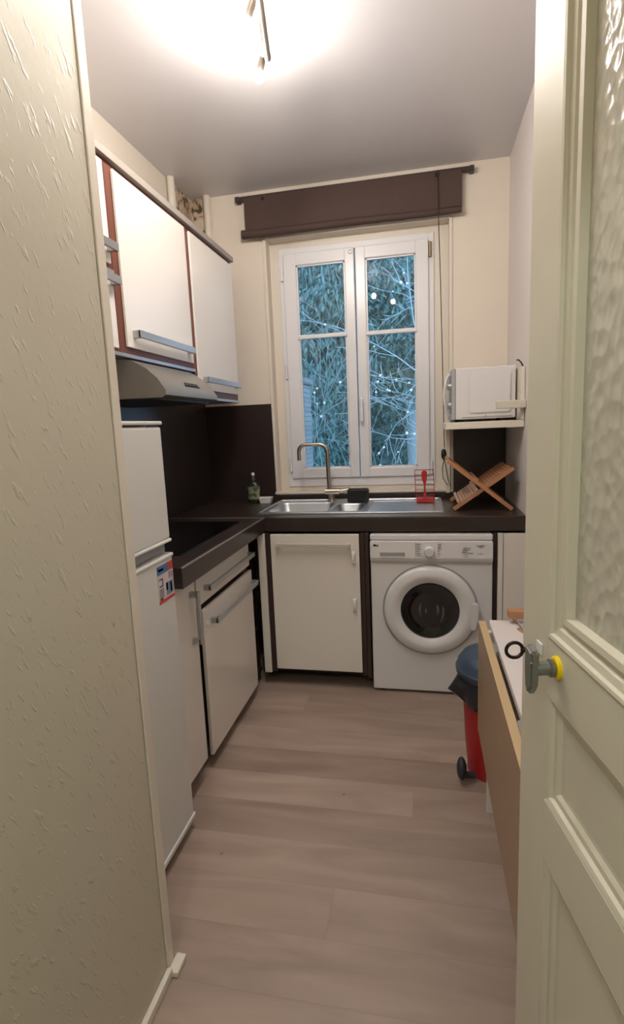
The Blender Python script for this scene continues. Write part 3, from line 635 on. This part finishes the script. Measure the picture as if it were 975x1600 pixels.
# printed marks: tiny dashes where the photo shows text lines
tx = B()
yy = WY-0.0118
def dash(x, z, w_): tx.box(x, x+w_, yy, yy+0.002, z, z+0.0022)
for i, (a, c_) in enumerate(((0.016, .018), (.012, .016), (.018, .02), (.010, .01), (.014, .017), (.020, .012))):
    dash(-0.036, 0.806-i*0.012, a+0.004); dash(0.066, 0.806-i*0.012, c_)
for i, a in enumerate((0.022, 0.026, 0.030, 0.020, 0.016)): dash(0.212-a, 0.787-i*0.011, a)
dash(0.218, 0.779, 0.004); dash(0.218, 0.785, 0.004); dash(0.214, 0.760, 0.022); dash(0.250, 0.800, 0.012); dash(0.266, 0.800, 0.024); dash(0.262, 0.793, 0.018); dash(0.262, 0.757, 0.02)
tx.build('printed_marks', M_ink, wm)
lg = B().lathe([(0.0045, 0), (0.0045, 0.002)], (-0.242, WY-0.0115, 0.801), 'y', 14).lathe([(0.0045, 0), (0.0045, 0.002)], (-0.249, WY-0.0115, 0.801), 'y', 14).lathe([(0.0038, 0), (0.0038, 0.002)], (-0.231, WY-0.0115, 0.800), 'y', 14)
lg.build('logo', M_black, wm)
dcx, dcz = 0.026, 0.462
dg = B().lathe([(0.230, 0.0), (0.2385, -0.0015), (0.2385, -0.004), (0.230, -0.004)], (dcx, WY+0.003, dcz), 'y', 72).build('door_groove', M_grey, wm, smooth=True)
ring = B().lathe([(0.230, 0.002), (0.230, -0.012), (0.226, -0.020), (0.216, -0.026), (0.192, -0.032), (0.176, -0.032), (0.156, -0.020), (0.147, -0.016), (0.142, 0.004)], (dcx, WY, dcz), 'y', 72)
dor = ring.build('door', M_app, wm, smooth=True)
M_port = mat('tinted_porthole_glass', (16, 18, 20), 0.06, spec=0.6, coat=0.4)
gp = B().lathe([(0.146, -0.010), (0.140, -0.018), (0.10, -0.012), (0.05, 0.004), (0, 0.008)], (dcx, WY, dcz), 'y', 64).build('porthole', M_port, dor, smooth=True)
for a0, r_ in ((150, 0.055), (160, 0.022), (320, 0.075), (335, 0.045)):  # grey arcs modelled in place of drum ribs and their reflections in the glass
    B().tube([(dcx+r_*math.cos(math.radians(a0+t*9))*0.9, WY-0.009-0.004*math.sin(t*0.6), dcz+r_*math.sin(math.radians(a0+t*9))*1.3) for t in range(8)], [0.002, 0.004, 0.006, 0.007, 0.007, 0.006, 0.004, 0.002], 8).build('rib_reflection', mat('rib_reflection_grey', (84, 84, 78), 0.12, spec=0.6), dor, smooth=True)
hd = B().prism([(0.228, 0.368), (0.250, 0.375), (0.262, 0.42), (0.265, 0.47), (0.262, 0.505), (0.248, 0.512), (0.228, 0.512), (0.222, 0.44)], 'y', WY-0.040, WY-0.004, 0.005)
hd.build('door_handle', M_app, dor)
for x in (W0+0.04, W1-0.04):
    for y in (2.72, 3.16): B().lathe([(0.02, 0), (0.02, 0.012), (0.012, 0.018)], (x, y, 0), seg=14).build('foot', M_black, wm)

# ------------------------------------------------------------------ shelf and microwave
sh = thing('wall_shelf', 'white painted shelf above the worktop carrying the microwave', 'shelf', (0.30, 3.1, 1.36))
B().box(0.112, XR-0.002, 2.822, YB-0.001, 1.364, 1.399, 0.003).build('board', M_wpaint, sh)
B().box(0.470, XR-0.002, 2.822, 3.30, 1.400, 1.655, 0.002).build('side_upright', M_wpaint, sh)
B().box(0.136, 0.162, YB-0.030, YB-0.001, 0.969, 1.363, 0.002).build('support_post', M_wpaint, sh)
tag(B().box(0.352, XR-0.002, 2.782, 2.818, 1.456, 1.494, 0.003).build('wooden_batten', M_doorp), 'short pale batten crossing in front of the lower right corner of the microwave', 'batten')
mw = thing('microwave_oven', 'white microwave on the shelf with its door facing left', 'microwave', (0.31, 3.15, 1.40))
MX0, MX1, MY0, MY1, MZ0, MZ1 = 0.168, 0.463, 2.925, 3.385, 1.412, 1.672
B().box(MX0, MX1, MY0, MY1, MZ0, MZ1, 0.006).build('body', M_app, mw)
B().prism(rrect(0.232, 0.440, 1.440, 1.645, 0.018), 'y', MY0-0.007, MY0+0.002, 0.005).build('pressed_side_panel', M_app, mw)
B().box(0.20, 0.446, MY0-0.0025, MY0, 1.420, 1.424).lathe([(0.004, 0), (0.004, 0.003)], (0.318, MY0-0.003, 1.426), 'y', 12).build('side_trim', M_grey, mw)
fp = B().box(MX0-0.020, MX0-0.001, MY0+0.002, MY1-0.002, MZ0, MZ1, 0.004).build('front_panel', mat('silver_grey_front', (158, 160, 166), 0.35), mw)
B().box(MX0-0.0225, MX0-0.019, MY0+0.150, MY1-0.03, MZ0+0.035, MZ1-0.035).build('door_window', M_hobg, mw)
B().tube([(MX0-0.022, 3.045, 1.435), (MX0-0.040, 3.03, 1.455), (MX0-0.050, 3.02, 1.50), (MX0-0.053, 3.015, 1.545), (MX0-0.050, 3.02, 1.59), (MX0-0.040, 3.03, 1.635), (MX0-0.022, 3.045, 1.653)], 0.0085, 12).build('door_handle', M_app, mw, smooth=True)
for z in (1.585, 1.488): B().lathe([(0.021, -0.020), (0.0205, -0.036), (0.016, -0.040), (0, -0.040)], (MX0, 2.965, z), 'x', 28).build('dial', M_alu, mw, smooth=True)
for x in (MX0+0.03, MX1-0.03):
    for y in (MY0+0.05, MY1-0.05): B().lathe([(0.012, 0), (0.012, 0.0125)], (x, y, 1.3995), seg=14).build('foot', M_black, mw)
hk = B().tube([(0.452, 2.86, 1.688), (0.462, 2.86, 1.690), (0.476, 2.86, 1.674), (0.482, 2.86, 1.662), (0.498-0.012, 2.86, 1.659)], 0.0035, 8).tube([(0.480, 2.86, 1.664), (0.478, 2.86, 1.648), (0.478, 2.86, 1.56)], 0.003, 8)
tag(hk.build('wire_hook', M_black, smooth=True), 'small black hook hanging at the top right of the microwave', 'hook')
pg = thing('plug_cable', 'black plug with a thin looping cable beside the window casing', 'cable', (0.128, YB-0.012, 1.20))
B().ball((0.124, YB-0.030, 1.208), 0.020, 3, (0.8, 0.9, 1.7)).box(0.110, 0.138, YB-0.016, YB-0.001, 1.185, 1.232, 0.003).build('plug', M_black, pg, smooth=True)
B().tube([(0.126, YB-0.035, 1.178), (0.116, YB-0.03, 1.12), (0.120, YB-0.028, 1.06), (0.140, YB-0.036, 1.025), (0.165, YB-0.036, 1.015), (0.150, YB-0.034, 1.05), (0.138, YB-0.034, 1.12), (0.128, YB-0.034, 1.18)], 0.0022, 8).build('cable', M_black, pg, smooth=True)

# ------------------------------------------------------------------ upper cabinets
UX = -1.060
def bar_u(y0, y1, z, parent, x=UX):
    b_ = B().box(x+0.022, x+0.034, y0, y1, z-0.013, z+0.015, 0.002).box(x, x+0.03, y0, y0+0.02, z-0.013, z+0.015, 0.001).box(x, x+0.03, y1-0.02, y1, z-0.013, z+0.015, 0.001)
    return b_.build('handle', M_alu, parent)
def ucab(label, y0, y1, z0, z1, doors, frame_m):
    t = thing('wall_cabinet', label, 'cabinet', (-1.24, (y0+y1)/2, z0))
    B().box(XL+0.003, UX-0.011, y0, y1, z0, z1).build('carcass', frame_m, t)
    B().box(-1.36, UX-0.004, y0, y1, z0-0.014, z0-0.0005, 0.001).build('base_rail', M_alu, t)
    for (a, c, p, q, hy0, hy1, hz) in doors:
        d = B().box(UX-0.010, UX, a, c, p, q, 0.002).build('door', M_cab, t)
        bar_u(hy0, hy1, hz, d)
    return t
ucab('white wall cabinet with reddish brown frame directly above the cooker hood', 1.835, 2.484, 1.705, 2.352, [(1.875, 2.463, 1.729, 2.335, 1.915, 2.412, 1.778)], M_redbrown)
ucab('white wall cabinet with the taller door, nearest the window', 2.486, 3.092, 1.580, 2.352, [(2.513, 3.086, 1.612, 2.335, 2.56, 3.040, 1.660)], M_redbrown)
ucab('upper white wall cabinet almost hidden by the partition, over the fridge', 1.16, 1.833, 1.985, 2.352, [(1.20, 1.812, 2.000, 2.335, 1.25, 1.812, 2.050)], M_redbrown)
ucab('lower white wall cabinet almost hidden by the partition, over the fridge', 1.16, 1.833, 1.705, 1.968, [(1.20, 1.812, 1.715, 1.952, 1.25, 1.812, 1.940)], M_redbrown)
tag(B().box(-1.39, UX+0.008, 1.15, 3.105, 2.354, 2.382, 0.002).build('cornice_board', mat('beige_grey_board', (150, 142, 134), 0.5)), 'beige-grey board running along the top of the wall cabinets', 'board')

# ------------------------------------------------------------------ cooker hood
ch = thing('cooker_hood', 'steel cooker hood under the wall cabinet', 'cooker hood', (-1.15, 2.18, 1.54))
pf = [(-1.395, 1.545), (-0.948, 1.541), (-0.932, 1.550), (-0.931, 1.566), (-0.962, 1.612), (-1.005, 1.650), (-1.060, 1.682), (-1.10, 1.689), (-1.395, 1.689)]
hbld = B(); y0, y1 = 1.885, 2.49
sec = []
for t in (0, 1): pass
# main body tapering at the far end
ys = [y0, y1-0.09, y1-0.045, y1-0.015, y1]; kx = [0, 0, 0.018, 0.045, 0.085]
rows = []
for y, k in zip(ys, kx):
    rows.append([hbld.bm.verts.new((x-(k if x > -1.10 and x > -1.2 else 0)*(1 if x > -1.02 else 0.4), y, z)) for x, z in pf])
for a, c in zip(rows, rows[1:]):
    for k in range(len(pf)): hbld.bm.faces.new((a[k], a[(k+1) % len(pf)], c[(k+1) % len(pf)], c[k]))
hbld.bm.faces.new(rows[0]); hbld.bm.faces.new(rows[-1]); bmesh.ops.recalc_face_normals(hbld.bm, faces=hbld.bm.faces[:])
hbld.build('hood_body', M_hood, ch, smooth=True)
B().box(-1.36, -0.975, 1.92, 2.40, 1.534, 1.545, 0.002).build('filter', M_dkgrey, ch)
bt_ = B()
def onslope(u, y): # u 0..1 up the front slope
    a, c = Vector((-0.938, y, 1.578)), Vector((-0.985, y, 1.634)); return a.lerp(c, u)
def patch(bb, ya, yb, u0, u1, lift, th=0.003):
    n_ = Vector((0.76, 0, 0.64)); vs = []
    for L_ in (lift, lift+th):
        vs.append([bb.bm.verts.new(p+n_*L_) for p in (onslope(u0, ya), onslope(u0, yb), onslope(u1, yb), onslope(u1, ya))])
    fs = [bb.bm.faces.new(vs[0]), bb.bm.faces.new(vs[1])]
    for k in range(4): fs.append(bb.bm.faces.new((vs[0][k], vs[0][(k+1) % 4], vs[1][(k+1) % 4], vs[1][k])))
    bmesh.ops.recalc_face_normals(bb.bm, faces=fs)
patch(bt_, 2.100, 2.250, 0.25, 0.62, -0.001); pn = bt_.build('button_panel', M_black, ch)
for i in range(4):
    q_ = B(); patch(q_, 2.112+i*0.034, 2.136+i*0.034, 0.33, 0.54, 0.002); q_.build('button', M_dkgrey, pn)

# ------------------------------------------------------------------ blind
bl = thing('roman_blind', 'dark brown wooden-weave blind rolled up above the window', 'blind', (-0.4, 3.37, 2.56))
YR = 3.375
B().box(-1.085, 0.275, YR-0.004, YR+0.020, 2.782, 2.806, 0.003).build('head_rail', M_blindr, bl)
for x in (-1.096, 0.282): B().box(x-0.012, x+0.012, YR-0.006, YB-0.002, 2.778, 2.808, 0.002).build('bracket', M_dkgrey, bl)
fl = B()
def slab(z0, z1, y, wob, x0, x1):
    n = 40; a, c = [], []
    for i in range(n+1):
        x = x0+(x1-x0)*i/n
        a.append((x, z0+wob*math.sin(i*0.7)*0.4)); 
    pts = a+[(x1, z1), (x0, z1)]
    fl.prism(pts, 'y', y, y+0.004)
slab(2.60, 2.79, YR-0.012, 0.004, -1.050, 0.226); slab(2.575, 2.77, YR-0.003, 0.003, -1.048, 0.228)
fl.build('weave', M_blind, bl)
rl = B()
def rollpts(): return None
n = 30; rr = []
for i in range(n+1):
    t = i/n; x = -1.072+t*(0.226+1.072); z = 2.585-0.002*math.sin(t*9)-0.002*t; rr.append((x, YR-0.012, z))
rl.tube(rr, [0.026-0.002*abs(math.sin(i)) - 0.008*(i/n) for i in range(n+1)], 14)
rl.build('folded_roll', M_blind, bl, smooth=True)
B().tube([(0.095, YR-0.018, 2.80), (0.097, YR-0.030, 2.60), (0.108, YR-0.03, 2.2), (0.117, YR-0.03, 1.75), (0.126, YR-0.03, 1.25)], 0.0028, 6).build('pull_cord', mat('brown_cord', (60, 40, 34), 0.8), bl, smooth=True)
B().tube(arc((0.092, YR-0.018, 2.775), 0.010, 0, 340, 12), 0.003, 6).build('cord_eyelet', M_iron, bl, smooth=True)
B().tube(arc((-0.93, YR-0.015, 2.775), 0.007, 0, 340, 12), 0.003, 6).build('cord_eyelet', M_iron, bl, smooth=True)

# ------------------------------------------------------------------ ceiling lamp
la = thing('ceiling_spot_bar', 'satin metal ceiling light bar with glowing bulbs', 'ceiling lamp', (-0.42, 1.6, HC))
zb = 2.685
bar0, bar1 = Vector((-0.325, 1.02, zb)), Vector((-0.518, 2.035, zb)); dirb = (bar1-bar0).normalized(); sid = Vector((-dirb.y, dirb.x, 0))
B().tube([bar0, bar1], 0.0125, 14).build('bar', M_nickel, la, smooth=True)
B().tube([bar0.lerp(bar1, 0.3)+sid*0.022, bar1.lerp(bar0, 0.03)+sid*0.022], 0.004, 8).build('wire', M_pvc, la, smooth=True)
mid = bar0.lerp(bar1, 0.35)
B().lathe([(0.055, HC-zb-0.022), (0.055, HC-zb)], (mid.x, mid.y, zb), seg=28).tube([mid, mid+Vector((0, 0, HC-zb-0.01))], 0.008, 10).build('ceiling_rose', M_nickel, la, smooth=True)
mid2 = bar0.lerp(bar1, 0.72)
for t, dv in ((0.10, Vector((0.5, 0.3, -0.5))), (0.40, Vector((-0.5, 0.4, -0.45))), (0.745, Vector((-0.42, 0.35, -0.5))), (1.0, Vector((-0.38, 0.62, -0.30)))):
    dv.normalize(); p = bar0.lerp(bar1, t); side_ = sid*(0.018 if dv.x < 0 else -0.018)
    p = p+side_
    hd_ = B().tube([p-side_, p], 0.006, 8).tube([p-dv*0.01, p+dv*0.016, p+dv*0.040], [0.010, 0.012, 0.012], 16).build('lamp_holder', M_nickel, la, smooth=True)
    B().ball(p+dv*0.060, 0.021, 2, (1, 1, 1.15)).build('bulb', M_bulb, la, smooth=True)

# ------------------------------------------------------------------ waste bin
bx, by = 0.268, 2.085
bn = thing('pedal_bin', 'red pedal bin with slate blue lid and dark bag overhang, behind the folding table', 'bin', (bx, by, 0))
B().lathe([(0.095, 0.0), (0.100, 0.004), (0.112, 0.15), (0.124, 0.42), (0.124, 0.425)], (bx, by, 0.0), seg=40).build('bin_body', M_red, bn, smooth=True)
B().lathe([(0.138, 0.415), (0.147, 0.425), (0.149, 0.445), (0.143, 0.452), (0.141, 0.468), (0.120, 0.497), (0.07, 0.515), (0, 0.520)], (bx, by, 0.0), seg=44).build('lid', M_binlid, bn, smooth=True)
bg_ = B(); rings = []; R_ = random.Random(5)
for j, (z, r) in enumerate(((0.43, 0.128), (0.415, 0.133), (0.395, 0.137), (0.37, 0.139), (0.345, 0.133))):
    ring_ = []
    for k in range(48):
        a = 2*math.pi*k/48; bump_ = 0.046*math.exp(-((a-3.40)/0.17)**2)*(0, .2, .55, 1, .35)[j]+R_.uniform(-.003, .004)*(j > 0)
        zz = z-(0.010*math.sin(a*3+1)+0.035*math.exp(-((a-3.9)/0.5)**2))*(j/4)
        ring_.append(bg_.bm.verts.new((bx+(r+bump_)*math.cos(a), by+(r+bump_)*math.sin(a), zz)))
    rings.append(ring_)
for a, c in zip(rings, rings[1:]):
    for k in range(48): bg_.bm.faces.new((a[k], a[(k+1) % 48], c[(k+1) % 48], c[k]))
go = bg_.build('bin_bag', M_bag, bn, smooth=True); md = go.modifiers.new('thick', 'SOLIDIFY'); md.thickness = 0.0015
B().ball((0.136, 1.985, 0.062), 1.0, 3, (0.019, 0.035, 0.046)).box(0.150, 0.19, 1.985, 2.01, 0.02, 0.035).build('pedal', M_dkgrey, bn)

# ------------------------------------------------------------------ folding table
tt = thing('folding_table', 'drop-leaf table with white top and beech leaf hanging at the right wall', 'table', (0.33, 1.4, 0))
TX0, TZ = 0.222, 0.712
B().box(TX0, XR-0.004, 1.06, 1.885, TZ-0.022, TZ, 0.002).build('tabletop', M_tabtop, tt)
lf = B().box(0.192, 0.212, 1.06, 1.925, 0.262, TZ-0.022, 0.001)
lfo = lf.build('drop_leaf', M_beech, tt)
B().box(0.190, 0.213, 1.06, 1.927, TZ-0.022, TZ-0.0195).box(0.1905, 0.2125, 1.925, 1.927, 0.262, TZ-0.02).build('edge_band', M_beeche, lfo)
for y in (1.20, 1.66): B().box(0.2115, 0.2225, y-0.035, y+0.035, TZ-0.021, TZ-0.004, 0.001).build('hinge', M_alu, tt)
B().box(0.213, 0.262, 1.826, 1.850, 0.0, TZ-0.023, 0.002).build('leg', M_cab, tt)
B().box(0.262, XR-0.006, 1.828, 1.848, 0.40, TZ-0.023).box(0.30, XR-0.006, 1.828, 1.848, 0.0, 0.40).build('end_board', M_cab, tt)
B().box(0.214, 0.262, 1.10, 1.122, 0.0, TZ-0.023, 0.002).build('leg', M_cab, tt)
wb = thing('wooden_tool', 'orange-brown wooden block with a metal rod lying on the white table', 'utensil', (0.33, 1.84, TZ))
B().box(0.281, 0.40, 1.850, 1.884, TZ+0.018, TZ+0.046, 0.004).box(0.300, 0.312, 1.855, 1.880, TZ, TZ+0.02, 0.001).box(0.385, 0.397, 1.855, 1.880, TZ, TZ+0.02, 0.001).build('wooden_block', M_rackw, wb)
B().tube([(0.300, 1.858, TZ+0.022), (0.318, 1.79, TZ+0.008), (0.345, 1.70, TZ+0.006)], 0.0035, 8).build('metal_rod', M_steel, wb, smooth=True)
B().prism([(0.300, 1.80), (0.330, 1.83), (0.345, 1.76), (0.330, 1.73)], 'z', TZ+0.0005, TZ+0.006, 0.002).build('base_plate', M_rackw, wb)

# ------------------------------------------------------------------ kitchen door (opened inwards on the right)
TH = math.radians(10.5)
P0 = Vector((0.160, 0.900, 0)); E_ = Vector((math.sin(TH), -math.cos(TH), 0)); MN = Vector((-math.cos(TH), -math.sin(TH), 0))
# local frame: x=s along door from free edge, y=outwards from visible face, z=up
DM = Matrix(((E_.x, MN.x, 0, P0.x), (E_.y, MN.y, 0, P0.y), (0, 0, 1, 0), (0, 0, 0, 1)))
do = thing('door_1', 'cream painted panelled door with hammered glass standing open on the right', 'door', (P0.x, P0.y, 0.0)); do['kind'] = 'structure'
DW, DH, T = 0.735, 2.05, 0.036
def fixn(bb): bmesh.ops.recalc_face_normals(bb.bm, faces=bb.bm.faces[:]); return bb
lf_ = B()
SW = 0.100
lf_.box(0, SW, -T, 0, 0.008, DH, 0.0015); lf_.box(DW-SW, DW, -T, 0, 0.008, DH, 0.0015)
for z0, z1 in ((0.008, 0.11), (0.725, 0.825), (1.000, 1.088), (1.96, DH)): lf_.box(SW, DW-SW, -T, 0, z0, z1)
fixn(lf_.xf(DM)).build('door_leaf', M_doorp, do)
def panel(z0, z1, nm):
    p = B().box(SW-0.004, DW-SW+0.004, -T+0.010, -0.014, z0-0.004, z1+0.004)
    fixn(p.xf(DM)).build(nm, M_doorp, do)
    m_ = B()
    # bolection-like moulding: sloped quadrants around the recess
    def mold(prof, s0, s1, a0, a1, w_):
        # prof in (across, out); four mitred sides
        for k in range(len(prof)-1):
            (u0, o0), (u1, o1) = prof[k], prof[k+1]
            c0 = [(s0+u0, a0+u0), (s1-u0, a0+u0), (s1-u0, a1-u0), (s0+u0, a1-u0)]
            c1 = [(s0+u1, a0+u1), (s1-u1, a0+u1), (s1-u1, a1-u1), (s0+u1, a1-u1)]
            for i in range(4):
                j = (i+1) % 4
                m_.bm.faces.new([m_.bm.verts.new((x_, y_, z_)) for x_, y_, z_ in ((c0[i][0], o0, c0[i][1]), (c0[j][0], o0, c0[j][1]), (c1[j][0], o1, c1[j][1]), (c1[i][0], o1, c1[i][1]))])
    mold([(0, -0.002), (0.003, -0.0005), (0.010, -0.003), (0.013, -0.008), (0.022, -0.0085), (0.028, -0.013), (0.034, -0.0138)], SW, DW-SW, z0, z1, 0.03)
    bmesh.ops.remove_doubles(m_.bm, verts=m_.bm.verts[:], dist=1e-6)
    m_.xf(DM); bmesh.ops.recalc_face_normals(m_.bm, faces=m_.bm.faces[:])
    return m_
panel(0.11, 0.725, 'panel').build('panel_moulding', M_doorp, do)
panel(0.825, 1.000, 'panel').build('panel_moulding', M_doorp, do)
# glass and its surround
GZ0, GZ1, GS0, GS1 = 1.138, 1.935, 0.143, DW-0.143
m_ = B()
pr_ = [(0, -0.0005), (0.004, 0.002), (0.009, 0.001), (0.011, -0.004), (0.021, -0.006), (0.024, -0.010), (0.032, -0.010), (0.034, -0.005), (0.043, -0.006), (0.047, -0.020)]
s0, s1, a0, a1 = SW-0.002, DW-SW+0.002, 1.088, 1.96
for k in range(len(pr_)-1):
    (u0, o0), (u1, o1) = pr_[k], pr_[k+1]
    f0, f1 = u0, u1
    c0 = [(s0+f0, a0+f0), (s1-f0, a0+f0), (s1-f0, a1-f0*0.5), (s0+f0, a1-f0*0.5)]
    c1 = [(s0+f1, a0+f1), (s1-f1, a0+f1), (s1-f1, a1-f1*0.5), (s0+f1, a1-f1*0.5)]
    for i in range(4):
        j = (i+1) % 4
        m_.bm.faces.new([m_.bm.verts.new(v) for v in ((c0[i][0], o0, c0[i][1]), (c0[j][0], o0, c0[j][1]), (c1[j][0], o1, c1[j][1]), (c1[i][0], o1, c1[i][1]))])
bmesh.ops.remove_doubles(m_.bm, verts=m_.bm.verts[:], dist=1e-6); m_.xf(DM); bmesh.ops.recalc_face_normals(m_.bm, faces=m_.bm.faces[:])
m_.build('glass_moulding', M_doorp, do)
g_ = B().box(GS0-0.01, GS1+0.01, -0.022, -0.017, GZ0-0.01, GZ1+0.01); fixn(g_.xf(DM)).build('glass_pane', M_hammer, do)
# handle
hs, hz = 0.134, 1.057
r_ = B().lathe([(0.0165, 0.0), (0.0165, 0.004), (0.014, 0.006), (0.0, 0.006)], (hs, 0, hz), 'y', 28); ro = fixn(r_.xf(DM)).build('handle_rose', M_yellow, do); ro['label'] = 'yellow ring around the spindle'
h_ = B().lathe([(0.0125, 0.008), (0.013, 0.012), (0.010, 0.014), (0.010, 0.034)], (hs, 0, hz), 'y', 28)
fixn(h_.xf(DM)).build('handle_neck', M_pewter, do, smooth=True)
h_ = B().prism([(hs-0.008, hz+0.034), (hs+0.010, hz+0.028), (hs+0.011, hz+0.012), (hs+0.009, hz-0.024), (hs-0.001, hz-0.040), (hs-0.010, hz-0.028), (hs-0.013, hz+0.006), (hs-0.012, hz+0.030)], 'y', 0.030, 0.043, 0.003)
fixn(h_.xf(DM)).build('door_handle', M_pewter, do)['label'] = 'worn grey metal turn handle'
h_ = B().box(0.062, 0.082, 0.0, 0.003, 1.052, 1.070, 0.0012); fixn(h_.xf(DM)).build('lock_cover', M_pvc, do)
kx, kz = 0.054, 1.050
ky = B().tube([(kx, 0.0, kz), (kx, 0.020, kz)], 0.0032, 10)
pts = [(kx, 0.033+0.013*math.cos(math.radians(a)), kz+0.0125*math.sin(math.radians(a))) for a in range(0, 360, 20)]
ky.tube(pts, 0.0028, 10, closed=True).ball((kx, 0.019, kz), 0.0048, 2)
tag(fixn(ky.xf(DM)).build('door_key', M_iron, smooth=True), 'old dark iron key with ring bow standing in the door lock', 'key')
